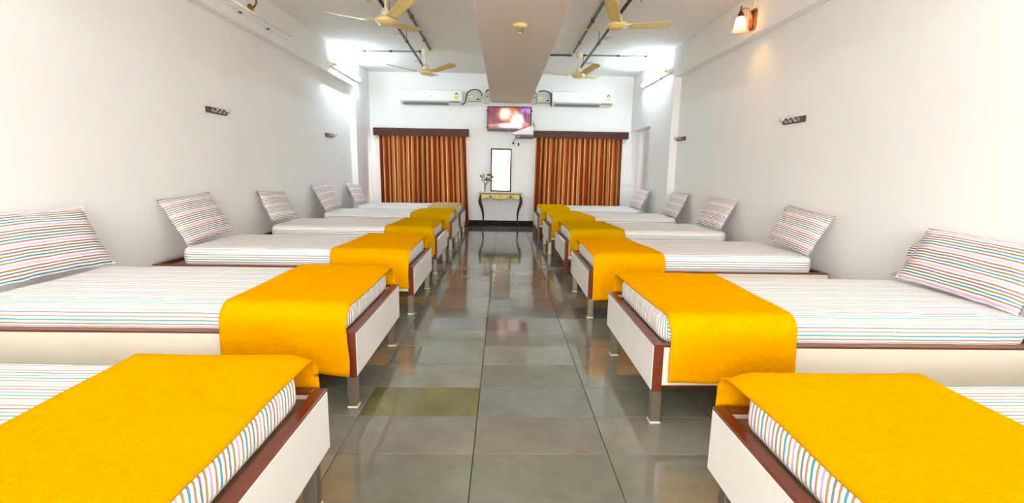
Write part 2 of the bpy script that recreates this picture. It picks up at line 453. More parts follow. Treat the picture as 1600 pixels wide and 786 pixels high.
def make_mattress(s, L, seed):
    """rounded, slightly puffy mattress in a striped sheet; origin at the floor like the bed"""
    x0, x1, hw, z0, z1, r = 0.050, L, BW - 0.045, 0.3385, 0.486, 0.052
    hx, cx, hz, cz = (x1 - x0) / 2, (x0 + x1) / 2, (z1 - z0) / 2, (z0 + z1) / 2
    rr = random.Random(seed); ox = rr.uniform(0, 50)
    def dense(t):     # grid stations crowd at both ends
        return t
    def P(px, py, pz):
        q = Vector((max(-hx + r, min(hx - r, px)), max(-hw + r, min(hw - r, py)), max(-hz + r, min(hz - r, pz))))
        d = Vector((px, py, pz)) - q
        if d.length > 1e-9: d = d.normalized() * r
        v = q + d
        # plan corners pulled in, top slightly domed, sides wavy where the sheet is tucked
        cxn, cyn = abs(v.x) / hx, abs(v.y) / hw
        k = max(0, cxn - 0.90) / 0.10 * max(0, cyn - 0.80) / 0.20
        v.x *= 1 - 0.03 * k; v.y *= 1 - 0.08 * k
        n = noise.noise(Vector((v.x * 5 + ox, v.y * 5, v.z * 9)))
        n2 = noise.noise(Vector((v.x * 14 + ox, v.y * 14, v.z * 10 + 7)))
        if v.z > hz - 0.03: v.z += 0.004 * n - 0.006 * smoothstep((cyn - 0.75) / 0.25)
        edge = smoothstep((max(cxn, cyn) - 0.9) / 0.1)
        v.x += math.copysign(0.004 * n2 * edge, v.x) if cxn > 0.97 else 0
        v.y += 0.006 * n2 * edge if cyn > 0.9 else 0
        if v.z < -hz + 0.03: pass
        return Vector((s * (v.x + cx), v.y, v.z + cz))
    mb = MB()
    def st(t, h):   # station with extra points near +-h
        e = 0.12
        if t < e: return -h + (t / e) * r
        if t > 1 - e: return h - ((1 - t) / e) * r
        return -h + r + (t - e) / (1 - 2 * e) * (2 * h - 2 * r)
    nx, ny, nz = 50, 34, 12
    mb.grid(lambda a, b: P(st(a, hx), st(b, hw), hz), nx, ny, lambda a, b: (st(b, hw) + 0.5, st(a, hx)))
    mb.grid(lambda a, b: P(st(a, hx), st(b, hw), -hz), nx, ny, lambda a, b: (st(b, hw) + 0.5, st(a, hx)))
    for sd in (-1, 1):
        mb.grid(lambda a, b: P(st(a, hx), sd * hw, st(b, hz)), nx, nz, lambda a, b: (sd * (hw + hz - st(b, hz)) + 0.5, st(a, hx)))
        mb.grid(lambda a, b: P(sd * hx, st(a, hw), st(b, hz)), ny, nz, lambda a, b: (st(a, hw) + 0.5, st(b, hz)))
    return mb.mesh('mattress', smooth=True, merge=0.0002)

def make_blanket(s, x0n, x1n, x0f, x1f, zn0, zn1, zf, seed):
    """folded fleece over the foot of the bed. x local distance from the foot; n = near side (-y), f = far side;
    zn0 / zn1 hem height at the foot side / head side"""
    rr = random.Random(seed); ox = rr.uniform(0, 90)
    ztop = 0.493; yo = BW + 0.016; rad = 0.075
    # profile across the bed: near hem -> over the mattress -> far hem, as a parametric polyline
    prof = []
    for k in range(15): prof.append(('n', k / 14.0))
    for k in range(1, 9):
        a = PI - (PI / 2) * k / 8.0
        prof.append(('a', (-yo + rad + rad * math.cos(a), ztop - rad + rad * math.sin(a))))
    for k in range(1, 22): prof.append(('a', (-yo + rad + (2 * yo - 2 * rad) * k / 22.0, ztop)))
    for k in range(0, 9):
        a = PI / 2 - (PI / 2) * k / 8.0
        prof.append(('a', (yo - rad + rad * math.cos(a), ztop - rad + rad * math.sin(a))))
    for k in range(1, 11): prof.append(('f', k / 10.0))
    nv = len(prof) - 1; nu = 36
    def fn(b, a):
        j = round(a * nv); kind, val = prof[j]
        g = a
        zn = zn0 + (zn1 - zn0) * b + 0.006 * math.sin(b * 7 + ox)
        if kind == 'n':
            y = -yo; z = zn + (ztop - rad - zn) * val; drop = 1 - val
            fold = (0.020 * (0.5 + 0.5 * math.sin(b * 8.5 + ox + 1.2 * val)) + 0.012 * max(0, math.sin(b * 5 + ox * 1.7 - 2.5 * val)) ** 3) * drop + 0.008 * drop * noise.noise(Vector((b * 4 + ox, z * 5, 0)))
            y -= max(-0.004, fold)
        elif kind == 'f':
            y = yo; z = (ztop - rad) + (zf - ztop + rad) * val; drop = val
            y += max(-0.003, 0.012 * (0.5 + 0.5 * math.sin(b * 8 + ox + 2)) * drop)
        else:
            y, z = val; drop = 0
        w = (y + yo) / (2 * yo); w = max(0, min(1, w))
        xa = x0n + (x0f - x0n) * w; xb = x1n + (x1f - x1n) * w
        xa += 0.010 * noise.noise(Vector((a * 6 + ox, 3, 0))); xb += 0.012 * noise.noise(Vector((a * 5 + ox, 9, 0)))
        x = xa + (xb - xa) * b
        if kind == 'a':
            z += 0.004 * noise.noise(Vector((x * 6 + ox, y * 4, 0)))
            n1 = noise.noise(Vector((x * 3.1 + ox, y * 2.2, 5)))
            z += 0.004 * n1
            z += 0.003 * math.sin(y * 22 + x * 9 + ox) * max(0.0, noise.noise(Vector((x * 2 + ox, y * 1.5, 11))))
            z -= 0.016 * smoothstep((0.07 - (x - 0.03)) / 0.07) * (1 if b < 0.25 else 0)
        return Vector((s * x, y, z))
    mb = MB().grid(fn, nu, nv)
    bm = mb.bm
    bmesh.ops.recalc_face_normals(bm, faces=bm.faces)
    # outward = up
    up_ = sum((fc.normal.z for fc in bm.faces))
    if up_ < 0: bmesh.ops.reverse_faces(bm, faces=bm.faces)
    me = bpy.data.meshes.new('blanket'); bm.to_mesh(me); bm.free()
    for p in me.polygons: p.use_smooth = True
    return me

def make_pillow(s, W, Hh, T, seed):
    """lies in local plane: y = width, z = height, thickness along x; front face looks to -s*x"""
    rr = random.Random(seed); ox = rr.uniform(0, 70)
    mb = MB(); n, m_ = 26, 20
    def P(u, v, side):
        a, b = 2 * u - 1, 2 * v - 1
        t = max(0.0, (1 - abs(a) ** 2.6)) ** 0.55 * max(0.0, (1 - abs(b) ** 2.6)) ** 0.55
        pin = 1 - 0.055 * (1 - abs(b) ** 2) * (abs(a) ** 3)
        pin2 = 1 - 0.05 * (1 - abs(a) ** 2) * (abs(b) ** 3)
        y = a * W / 2 * pin; z = b * Hh / 2 * pin2
        w = noise.noise(Vector((a * 2 + ox, b * 2, side * 3)))
        w2 = noise.noise(Vector((a * 5 + ox, b * 6, side * 3 + 9)))
        x = -s * side * (T / 2 * t * (1 + 0.25 * w) + 0.004 * w2 * min(1, t * 2))
        cur = 0.02 * w * (abs(a) * abs(b)) ** 2
        return Vector((x + cur, y, z + 0.006 * w2 * (1 - t)))
    for side in (1, -1):
        mb.grid(lambda u, v: P(u, v, side), n, m_, lambda u, v: (v * Hh * 1.06 + ox, u * W))
    return mb.mesh('pillow', smooth=True, merge=0.0005)

def make_flap(s, W, Hh, seed):
    """open end of the pillowcase hanging past the cushion on the +y edge"""
    rr = random.Random(seed); ox = rr.uniform(0, 70)
    mb = MB()
    def fn(u, v):
        b = 2 * v - 1
        y = W / 2 * (0.94 + 0.05 * b * b) - 0.012 + u * (0.075 + 0.02 * noise.noise(Vector((v * 4 + ox, 0, 0))))
        x = s * 0.03 * u + 0.022 * u * math.sin(v * 9 + ox)
        return Vector((x, y, b * Hh / 2 * 0.93))
    mb.grid(fn, 6, 18, lambda u, v: (v * Hh * 1.06 + ox + 0.012, u))
    me = mb.mesh('flap', smooth=True)
    return me

LB = [(-0.580, 0.600), (-0.655, 2.057), (-0.660, 3.493), (-0.680, 4.931), (-0.675, 6.388), (-0.675, 7.700)]
RB = [(0.675, 0.490), (0.660, 1.935), (0.645, 3.447), (0.650, 4.880), (0.606, 6.233), (0.560, 7.640)]
ORD = ['nearest bed of the left row', 'second bed of the left row', 'third bed of the left row', 'fourth bed of the left row',
       'fifth bed of the left row', 'farthest bed of the left row']
protos = {-1: make_bed(-1, 1.915), 1: make_bed(1, 1.80)}
# blanket: x0 near, x1 near, x0 far, x1 far, hem at foot side, hem at head side, far hem
BL = {(-1, 0): (0.030, 0.565, 0.035, 0.590, 0.20, 0.21, 0.30), (-1, 1): (0.028, 0.585, 0.030, 0.570, 0.176, 0.235, 0.24),
      (-1, 2): (0.030, 0.605, 0.045, 0.555, 0.215, 0.23, 0.25), (-1, 3): (0.020, 0.540, 0.040, 0.490, 0.215, 0.22, 0.25),
      (-1, 4): (0.030, 0.560, 0.045, 0.560, 0.25, 0.25, 0.25), (-1, 5): (0.050, 0.520, 0.060, 0.530, 0.30, 0.30, 0.28),
      (1, 0): (0.030, 0.600, 0.020, 0.620, 0.20, 0.21, 0.25), (1, 1): (0.060, 0.600, 0.030, 0.625, 0.212, 0.218, 0.26),
      (1, 2): (0.028, 0.560, 0.040, 0.480, 0.148, 0.16, 0.25), (1, 3): (0.045, 0.620, 0.040, 0.555, 0.22, 0.22, 0.25),
      (1, 4): (0.040, 0.620, 0.035, 0.470, 0.22, 0.22, 0.25), (1, 5): (0.050, 0.520, 0.045, 0.505, 0.22, 0.22, 0.25)}
# pillow: centre y (from near bed edge), width, height, roll, base x distance from the wall, has flap
PIL = {(-1, 1): (2.58, 0.72, 0.385, -0.03, 0), (-1, 2): (3.92, 0.66, 0.39, 0.05, 0), (-1, 3): (5.33, 0.60, 0.36, -0.06, 1),
       (-1, 4): (6.80, 0.64, 0.40, 0.03, 0), (-1, 5): (8.08, 0.58, 0.35, -0.10, 0),
       (1, 1): (2.36, 0.70, 0.335, 0.03, 1), (1, 2): (3.80, 0.62, 0.345, 0.07, 1), (1, 3): (5.30, 0.64, 0.38, 0.0, 0),
       (1, 4): (6.62, 0.60, 0.36, 0.0, 0), (1, 5): (7.95, 0.62, 0.34, 0.0, 0)}
NTH = ['nearest', 'second', 'third', 'fourth', 'fifth', 'farthest']
for s, rows, sidew in ((-1, LB, 'left'), (1, RB, 'right')):
    for k, (xf, yn) in enumerate(rows):
        yc = yn + BW
        if k == 0: b = protos[s]
        else: b = copy_tree(protos[s])
        b.location = (xf, yc, 0)
        if s == -1 and k == 5: b.scale = (0.948, 1, 1)
        legs = 'square steel legs'
        if s == 1 and k in (3, 5):
            legs = 'dark red wooden legs'
            for ch in b.children:
                if ch.name.startswith('leg'):
                    ch.material_slots[0].link = 'OBJECT'; ch.material_slots[0].material = M['bleg']
                    for g in ch.children:
                        g.material_slots[0].link = 'OBJECT'; g.material_slots[0].material = M['bleg']
        nth = NTH[k]
        tag(b, 'white low bed with brown edging and %s, %s in the %s row' % (legs, nth, sidew), 'bed', 'single beds in two rows')
        Lm = 1.755 if s == -1 else 1.735
        if s == -1 and k == 5: Lm = 1.69
        me = make_mattress(s, Lm, 10 * k + s); me.materials.append(M['sheet'])
        mo = link('mattress', me, None, (xf, yc, 0))
        tag(mo, 'striped sheeted mattress on the %s bed of the %s row' % (nth, sidew), 'mattress', 'striped mattresses on the beds')
        a = BL[(s, k)]
        me = make_blanket(s, *a, 31 * k + 5 * s)
        bm_ = M['blanket_tan'] if (s, k) == (-1, 5) else M['blanket'] if k < 3 else M['blanket_mustard']
        me.materials.append(bm_)
        bo = link('blanket', me, None, (xf, yc, 0))
        sol = bo.modifiers.new('cloth_thickness', 'SOLIDIFY'); sol.thickness = 0.007; sol.offset = 1.0
        cn = 'beige' if (s, k) == (-1, 5) else 'amber' if k < 3 else 'mustard'
        tag(bo, '%s fleece blanket folded over the foot of the %s bed, %s row' % (cn, nth, sidew), 'blanket', 'fleece blankets on the beds')
        if (s, k) in PIL:
            py, W, Hh, roll, flap = PIL[(s, k)]
            xw = XLW if s == -1 else XRW
            if s == -1 and k == 5: xw = XL - 0.06
            if s == 1 and k == 5: xw = XR - 0.02
            T = 0.125
            lean = 0.47
            me = make_pillow(s, W, Hh, T, 17 * k + 3 * s); me.materials.append(M['pillow'])
            po = link('pillow', me)
            cxp = xw - s * (0.026 + math.sin(lean) * Hh / 2 + T * 0.14)
            po.location = (cxp, py, 0.491 + math.cos(lean) * Hh / 2 + abs(roll) * W * 0.30)
            po.rotation_euler = (roll, s * lean, 0)
            tag(po, 'striped pillow leaning on the %s wall at the %s bed' % (sidew, nth), 'pillow', 'striped pillows at the walls')
            if flap:
                fm = make_flap(s, W, Hh, 5 * k); fm.materials.append(M['pillow'])
                fo = link('pillowcase_flap', fm, po)
                sol = fo.modifiers.new('cloth_thickness', 'SOLIDIFY'); sol.thickness = 0.004

# ------------------------------------------------------------------ pelmets and curtains
def pelmet(x0, x1, z0, z1, label):
    p = thing('curtain_pelmet', label, 'pelmet', ((x0 + x1) / 2, YB, z0), group='wooden curtain pelmets')
    h = (x1 - x0) / 2; yb = -0.0085
    MB().box(-h, h, -0.125, -0.105, 0, z1 - z0, bevel=0.002).build('front_board', M['wood_dark'], p)
    MB().box(-h, h, -0.105, yb, z1 - z0 - 0.018, z1 - z0 - 0.0005).build('top_board', M['wood_dark'], p)
    for sd in (-1, 1):
        a, b = sorted((sd * h, sd * (h - 0.018)))
        MB().box(a, b, -0.105, yb, 0, z1 - z0 - 0.0185).build('end_board', M['wood_dark'], p)
    MB().tube([(-h + 0.02, -0.055, 0.09), (h - 0.02, -0.055, 0.09)], 0.008, 8).build('curtain_rod', M['brass'], p)
pelmet(-2.425, -0.65, 1.686, 1.822, 'dark wooden pelmet above the left window curtains')
pelmet(0.572, 2.352, 1.688, 1.818, 'dark wooden pelmet above the right window curtains')

def curtain(xt0, xt1, xb0, xb1, zt, zb, seed, label, u0, front):
    rr = random.Random(seed); ph = rr.uniform(0, 6)
    folds = (xt1 - xt0) / 0.098
    def fn(u, v):
        z = zt + (zb - zt) * v
        wv = smoothstep(v * 1.5)
        # folds drift sideways and merge a little towards the hem
        uu = u + 0.012 * math.sin(u * 11 + ph) + 0.018 * wv * noise.noise(Vector((u * 5 + ph, v * 1.2, 0)))
        x = (xt0 + (xt1 - xt0) * u) * (1 - v) + (xb0 + (xb1 - xb0) * u) * v
        a = 2 * PI * folds * uu + ph
        amp = 0.021 + 0.008 * wv + 0.006 * noise.noise(Vector((u * 7 + ph, 2, 0)))
        y = -amp * math.sin(a) - 0.006 * math.sin(2 * a + 1)
        x += 0.010 * math.cos(a) * wv * 0.8
        return Vector((x, YB - 0.058 + y * (1 - 0.6 * smoothstep((abs(2 * u - 1) - 0.9) / 0.1)) - (0.022 * smoothstep((u - 0.93) / 0.07) if front else -0.012 * smoothstep((0.07 - u) / 0.07)), z))
    mb = MB().grid(fn, int(folds * 12), 22, lambda u, v: (u * (xt1 - xt0) * 1.55 + u0, v))
    bm = mb.bm
    me = mb.mesh('curtain', smooth=True); me.materials.append(M['curtain'])
    o = link('curtain', me)
    return tag(o, label, 'curtain', 'rust and gold striped curtains')
curtain(-2.33, -1.540, -2.32, -1.535, 1.764, 0.018, 1, 'rust and gold striped curtain, left half of the left window', 0.0, True)
curtain(-1.562, -0.715, -1.56, -0.645, 1.764, 0.018, 2, 'rust and gold striped curtain, right half of the left window', 0.2, False)
curtain(0.618, 1.455, 0.590, 1.450, 1.764, 0.018, 3, 'rust and gold striped curtain, left half of the right window', 0.1, True)
curtain(1.44, 2.248, 1.442, 2.275, 1.764, 0.018, 4, 'rust and gold striped curtain, right half of the right window', 0.37, False)

# ------------------------------------------------------------------ air conditioners
def aircon(x0, z0, label, arc):
    L, Hh, D = 1.125, 0.262, 0.20
    t = thing('air_conditioner', label, 'air conditioner', (x0, YB, z0), group='split air conditioners on the far wall')
    yb = -0.009
    poly = [(yb, 0.03), (yb, Hh), (-D + 0.03, Hh), (-D + 0.008, Hh - 0.012), (-D, Hh - 0.04), (-D + 0.004, 0.055), (-D + 0.03, 0.036), (-0.06, 0.0), (yb, 0.0)]
    MB().prism(poly, 0, L, 'x').build('body', M['white_plastic'], t)
    MB().prism([(-D + 0.028, 0.030), (-D + 0.022, 0.024), (-0.075, -0.004), (-0.07, 0.006)], 0.05, L - 0.24, 'x').build('louver', M['grey_plastic'], t)
    MB().box(0.0, L, -D - 0.001, -D + 0.02, 0.056, 0.0585).build('panel_seam', M['grey_plastic'], t)
    MB().box(L - 0.22, L - 0.04, -D - 0.001, -D + 0.03, 0.036, 0.046).build('display_slot', M['black'], t)
    MB().box(L / 2 - 0.02, L / 2 + 0.02, -D - 0.002, -D + 0.004, 0.135, 0.142).build('badge', M['grey_plastic'], t)
    st = MB().box(L - 0.125, L - 0.06, -D - 0.0025, -D + 0.004, 0.075, 0.215).build('energy_label', M['white_plastic'], t)
    MB().prism([(L - 0.0925 + 0.03 * math.cos(a), 0.165 + 0.038 * math.sin(a)) for a in [PI * k / 10 for k in range(11)]]
               + [(L - 0.0925 + 0.013 * math.cos(a), 0.165 + 0.018 * math.sin(a)) for a in [PI * (10 - k) / 10 for k in range(11)]],
               -D - 0.004, -D - 0.0015, 'y').build('star_arc', arc, st)
    MB().prism([(L - 0.0925 + 0.03 * math.cos(a), 0.116 + 0.036 * math.sin(a)) for a in [2 * PI * k / 20 for k in range(20)]],
               -D - 0.004, -D - 0.0015, 'y').build('rating_patch', M['sticker_lime'], st)
    return t
aircon(-1.90, 2.255, 'white split air conditioner above the left curtains', M['sticker_red'])
aircon(0.885, 2.268, 'white split air conditioner above the right curtains', M['sticker_dark'])

# voltage stabilisers, switch boxes and their cables
def stabiliser(x0, label, sgn):
    t = thing('voltage_stabiliser', label, 'stabiliser', (x0, YB - 0.0085, 2.32), group='voltage stabilisers beside the beam')
    MB().box(-0.125, 0.125, -0.12, 0, 0, 0.175, bevel=0.006).build('case', M['box_grey'], t)
    MB().box(0.04, 0.10, -0.123, -0.118, 0.028, 0.05).build('meter', M['black'], t)
    MB().box(-0.10, -0.03, -0.122, -0.118, 0.075, 0.088).build('nameplate', M['white_plastic'], t)
    MB().box(-0.128, 0.128, -0.1225, -0.10, -0.002, 0.008).build('base_strip', M['grey_plastic'], t)
    return t
stabiliser(-0.548, 'grey voltage stabiliser box between the left air conditioner and the beam', 1)
stabiliser(0.735, 'grey voltage stabiliser box between the beam and the right air conditioner', -1)
def switchbox(x, label):
    t = thing('switch_box', label, 'switch box', (x, YB - 0.0085, 2.30), group='isolator boxes at the beam sides')
    MB().box(-0.045, 0.045, -0.06, 0, 0, 0.19, bevel=0.004).build('case', M['box_grey'], t)
    MB().box(-0.012, 0.012, -0.068, -0.058, 0.105, 0.125).build('switch', M['black'], t)
    MB().box(0.034, 0.046, -0.064, -0.055, 0.01, 0.18).build('side_strip', M['conduit'], t)
switchbox(-0.312, 'pale switch box on the far wall left of the beam')
switchbox(0.565, 'pale switch box on the far wall right of the beam')
def cable(name, pts, r, label, m=None):
    P = [Vector(p) for p in pts]; out = []
    for i in range(len(P) - 1):
        p0, p1, p2, p3 = P[max(i - 1, 0)], P[i], P[i + 1], P[min(i + 2, len(P) - 1)]
        for k in range(6):
            t = k / 6
            out.append(0.5 * ((2 * p1) + (p2 - p0) * t + (2 * p0 - 5 * p1 + 4 * p2 - p3) * t * t + (3 * p1 - p0 - 3 * p2 + p3) * t ** 3))
    out.append(P[-1])
    return tag(MB().tube(out, r, 7).build(name, m or M['black'], None, True), label, 'cable')
yc_ = YB - 0.14
cable('power_cable', [(-0.79, yc_, 2.262), (-0.72, yc_, 2.29), (-0.69, yc_, 2.42), (-0.66, yc_, 2.48), (-0.55, yc_, 2.53), (-0.44, yc_, 2.50), (-0.405, yc_, 2.43)], 0.010, 'black cable looping from the left air conditioner over its stabiliser')
cable('power_cable', [(0.64, yc_, 2.515), (0.74, yc_, 2.53), (0.845, yc_-.01, 2.49), (0.866, yc_-.01, 2.40), (0.866, yc_ - 0.03, 2.31), (0.868, yc_ - 0.05, 2.25)], 0.010, 'black cable looping from the right stabiliser to its air conditioner')
cable('conduit_stub', [(-0.33, YB - 0.035, 2.49), (-0.325, YB - 0.035, 2.53), (-0.29, YB - 0.035, 2.545), (-0.242, YB - 0.035, 2.545)], 0.012, 'short dark conduit from the left switch box into the beam', M['conduit_dark'])
cable('conduit_stub', [(0.58, YB - 0.035, 2.49), (0.575, YB - 0.035, 2.52), (0.55, YB - 0.035, 2.53), (0.5, YB - 0.035, 2.53)], 0.012, 'short dark conduit from the right switch box into the beam', M['conduit_dark'])

# ------------------------------------------------------------------ television
m = bpy.data.materials.new('television_picture'); m.use_nodes = True
nt = m.node_tree; b = nt.nodes['Principled BSDF']
b.inputs['Base Color'].default_value = (0.01, 0.01, 0.01, 1); b.inputs['Roughness'].default_value = 0.2
tc = nt.nodes.new('ShaderNodeTexCoord')
ns = nt.nodes.new('ShaderNodeTexNoise'); ns.inputs['Scale'].default_value = 9; ns.inputs['Detail'].default_value = 4
nt.links.new(tc.outputs['Object'], ns.inputs['Vector'])
base = nt.nodes.new('ShaderNodeValToRGB')
e = base.color_ramp.elements
e[0].position = 0.35; e[0].color = (*lin((66, 12, 34)), 1); e[1].position = 0.62; e[1].color = (*lin((150, 50, 90)), 1)
nt.links.new(ns.outputs['Fac'], base.inputs[0])
cur = base.outputs[0]
def blob(cx, cz, rx, rz, rgb, cur, soft=0.5, wob=0.35):
    mp = nt.nodes.new('ShaderNodeMapping')
    mp.inputs['Location'].default_value = (-cx / rx, 0, -cz / rz); mp.inputs['Scale'].default_value = (1 / rx, 0.0, 1 / rz)
    nt.links.new(tc.outputs['Object'], mp.inputs['Vector'])
    ln = nt.nodes.new('ShaderNodeVectorMath'); ln.operation = 'LENGTH'; nt.links.new(mp.outputs[0], ln.inputs[0])
    ad = nt.nodes.new('ShaderNodeMath'); ad.operation = 'MULTIPLY_ADD'; ad.inputs[1].default_value = wob * 2; 
    nt.links.new(ns.outputs['Fac'], ad.inputs[0]); nt.links.new(ln.outputs['Value'], ad.inputs[2])
    mr = nt.nodes.new('ShaderNodeMapRange'); mr.inputs['From Min'].default_value = 1 + wob; mr.inputs['From Max'].default_value = 1 + wob - soft
    nt.links.new(ad.outputs[0], mr.inputs['Value'])
    mx = nt.nodes.new('ShaderNodeMix'); mx.data_type = 'RGBA'
    nt.links.new(mr.outputs[0], mx.inputs['Factor']); nt.links.new(cur, mx.inputs['A'])
    mx.inputs['B'].default_value = (*lin(rgb), 1)
    return mx.outputs['Result']
cur = blob(-0.02, 0.08, 0.26, 0.17, (224, 120, 60), cur)
cur = blob(-0.08, 0.09, 0.13, 0.13, (255, 236, 214), cur)
cur = blob(0.33, 0.15, 0.16, 0.06, (190, 120, 220), cur)
cur = blob(0.15, -0.02, 0.17, 0.17, (255, 240, 236), cur)
cur = blob(0.0, -0.12, 0.30, 0.06, (250, 226, 220), cur)
cur = blob(-0.30, -0.12, 0.14, 0.03, (226, 110, 90), cur)
cur = blob(0.31, -0.10, 0.08, 0.05, (210, 110, 90), cur)
cur = blob(0.29, 0.06, 0.035, 0.12, (110, 30, 90), cur)
nt.links.new(cur, b.inputs['Emission Color']); b.inputs['Emission Strength'].default_value = 0.45
M['screen'] = m
tv = thing('television', 'flat wall television showing a bright picture below the beam', 'television', (0.1045, YB - 0.02, 2.022))
MB().box(-0.412, 0.412, -0.075, -0.035, -0.225, 0.225, bevel=0.005).build('bezel', mat('tv_bezel', (48, 36, 46), 0.35), tv)
MB().box(-0.390, 0.390, -0.078, -0.070, -0.180, 0.205).build('screen', M['screen'], tv)
MB().box(-0.2, 0.2, -0.035, 0.008, -0.12, 0.12).build('wall_mount', M['black'], tv)
MB().box(-0.02, 0.02, -0.0775, -0.074, -0.21, -0.200).build('badge', M['grey_plastic'], tv)
for sd in (-1, 1):
    for zz in (-0.16, 0.15):
        a, b_ = sorted((sd * 0.412, sd * 0.430))
        MB().box(a, b_, -0.066, -0.048, zz - 0.012, zz + 0.012, bevel=0.003).build('side_clip', M['black'], tv)

sh = thing('set_top_shelf', 'small white corner shelf under the right end of the television', 'shelf', (0.35, YB - 0.0085, 1.735))
MB().box(-0.19, 0.20, -0.20, 0, 0.0, 0.03, bevel=0.002).build('board', M['laminate'], sh)
MB().prism([(-0.19, 0.03), (0.20, 0.03), (0.20, 0.17)], -0.20, -0.185, 'y').build('front_gusset', M['laminate'], sh)
sb = thing('set_top_box', 'black set-top box hung under the white shelf', 'set-top box', (0.42, YB - 0.06, 1.67))
MB().box(-0.12, 0.13, -0.11, 0.04, 0.0, 0.036, bevel=0.004).build('case', M['black'], sb)
MB().box(-0.12, 0.13, -0.08, 0.0, 0.036, 0.0648).build('hanger', M['grey_plastic'], sb)
cable('hanging_cable', [(0.25, YB - 0.10, 1.733), (0.24, YB - 0.10, 1.70), (0.27, YB - 0.09, 1.665), (0.30, YB - 0.09, 1.68)], 0.008, 'black cable from the white shelf to the set-top box')
cb = thing('power_plug', 'black plug dangling on a thin cord under the television', 'plug', (0.185, YB - 0.03, 1.575))
MB().tube([(0.06, -0.02, 0.155), (0.045, -0.02, 0.10), (0.01, -0.01, 0.06), (0.0, 0, 0.03)], 0.006, 6).build('cord', M['black'], cb)
MB().lathe([(0.022, -0.004), (0.02, 0.012), (0.008, 0.032)], seg=12).build('plug_body', M['black'], cb)
ob = thing('wall_socket', 'small pale wall socket with a black adapter below the set-top box', 'socket', (0.285, YB - 0.0005, 1.565))
MB().lathe([(0.055, 0), (0.055, 0.010), (0.045, 0.016)], seg=20, mtx=Matrix.Rotation(PI / 2, 4, 'X')).build('plate', M['white_plastic'], ob)
MB().box(-0.018, 0.018, -0.05, -0.014, -0.03, 0.03, bevel=0.003).build('adapter', M['black'], ob)
cable('side_cable', [(0.545, YB - 0.06, 1.96), (0.568, YB - 0.06, 1.945), (0.572, YB - 0.06, 1.91), (0.545, YB - 0.08, 1.90)], 0.006, 'thin black cable curling at the right edge of the television')

# ------------------------------------------------------------------ mirror, console table, flowers
mi = thing('wall_mirror', 'tall narrow mirror in a thin brown frame above the console table', 'mirror', (-0.04, YB - 0.0005, 0.672))
fwid = 0.030
mi_f = MB().box(-0.197, -0.197 + fwid, -0.03, 0, 0, 0.812).box(0.197 - fwid, 0.197, -0.03, 0, 0, 0.812)
mi_f.box(-0.197 + fwid, 0.197 - fwid, -0.03, 0, 0, fwid).box(-0.197 + fwid, 0.197 - fwid, -0.03, 0, 0.812 - fwid, 0.812)
mi_f.build('frame', M['wood_dark'], mi)
MB().box(-0.197 + fwid, 0.197 - fwid, -0.012, -0.002, fwid, 0.812 - fwid).build('mirror_glass', M['mirror'], mi)

TYF = 8.86
ct = thing('console_table', 'cream and black console table with two yellow drawers and curved legs', 'table', (-0.043, TYF, 0))
HWT, DT, ZT = 0.400, 0.36, 0.668
MB().box(-HWT, HWT, 0, DT, ZT - 0.010, ZT, bevel=0.003).build('table_top', M['marble'], ct)
MB().box(-HWT, HWT, -0.003, DT, ZT - 0.026, ZT - 0.010, bevel=0.002).build('top_edge', mat('black_lacquer', (26, 18, 16), 0.3), ct)
BLK = bpy.data.materials['black_lacquer']
def apron_z(x):   # scalloped lower line
    return ZT - 0.115 - 0.016 * math.cos(x / 0.36 * PI * 2) * 1.0 * (1 if abs(x) < 0.36 else 1)
n = 28
top = [(-0.375 + 0.75 * k / n, ZT - 0.026) for k in range(n + 1)]
bot = [(-0.375 + 0.75 * k / n, apron_z(-0.375 + 0.75 * k / n)) for k in range(n + 1)]
MB().prism(top + bot[::-1], 0.012, 0.030, 'y').build('front_apron', BLK, ct)
for sd in (-1, 1):
    xa, xb = (-0.352, -0.004) if sd < 0 else (0.004, 0.352)
    tp = [(xa + (xb - xa) * k / 14, ZT - 0.031) for k in range(15)]
    bt = [(xa + (xb - xa) * k / 14, apron_z(xa + (xb - xa) * k / 14) + 0.013) for k in range(15)]
    dr = MB().prism(tp + bt[::-1], 0.004, 0.014, 'y').build('drawer', M['yellow'], ct)
    MB().lathe([(0.004, 0), (0.007, 0.008), (0.018, 0.014), (0.016, 0.024), (0.0, 0.024)], c=(sd * 0.185, 0.005, ZT - 0.068), seg=12, mtx=Matrix.Rotation(PI / 2, 4, 'X')).build('knob', BLK, dr, True)
    a, b_ = sorted((sd * 0.375, sd * 0.355))
    MB().box(a, b_, 0.03, DT - 0.02, ZT - 0.12, ZT - 0.026).build('side_apron', BLK, ct)
MB().box(-0.355, 0.355, DT - 0.035, DT - 0.02, ZT - 0.12, ZT - 0.026).build('back_apron', BLK, ct)
for sd in (-1, 1):
    for yy, fb in ((0.03, -1), (DT - 0.05, 1)):
        pts = []; rad = []
        for k in range(15):
            t = k / 14.0
            off = 0.022 * math.sin(t * PI * 2.0) * (1 - 0.2 * t) + 0.0 
            z = (ZT - 0.05) * (1 - t) + 0.010 * t
            xx = 0.352 + 0.035 * math.sin(min(1, t / 0.38) * PI) * (1 if t < 0.38 else 0) - (0.030 * math.sin((t - 0.38) / 0.62 * PI) if t >= 0.38 else 0) + 0.014 * smoothstep((t - 0.85) / 0.15)
            pts.append((sd * xx, yy + 0.3 * fb * (xx - 0.352), z))
            rad.append(0.026 - 0.016 * smoothstep(t / 0.8) + 0.006 * smoothstep((t - 0.9) / 0.1))
        MB().tube(pts, rad, 10).build('leg', M['wood_dark'], ct, True)

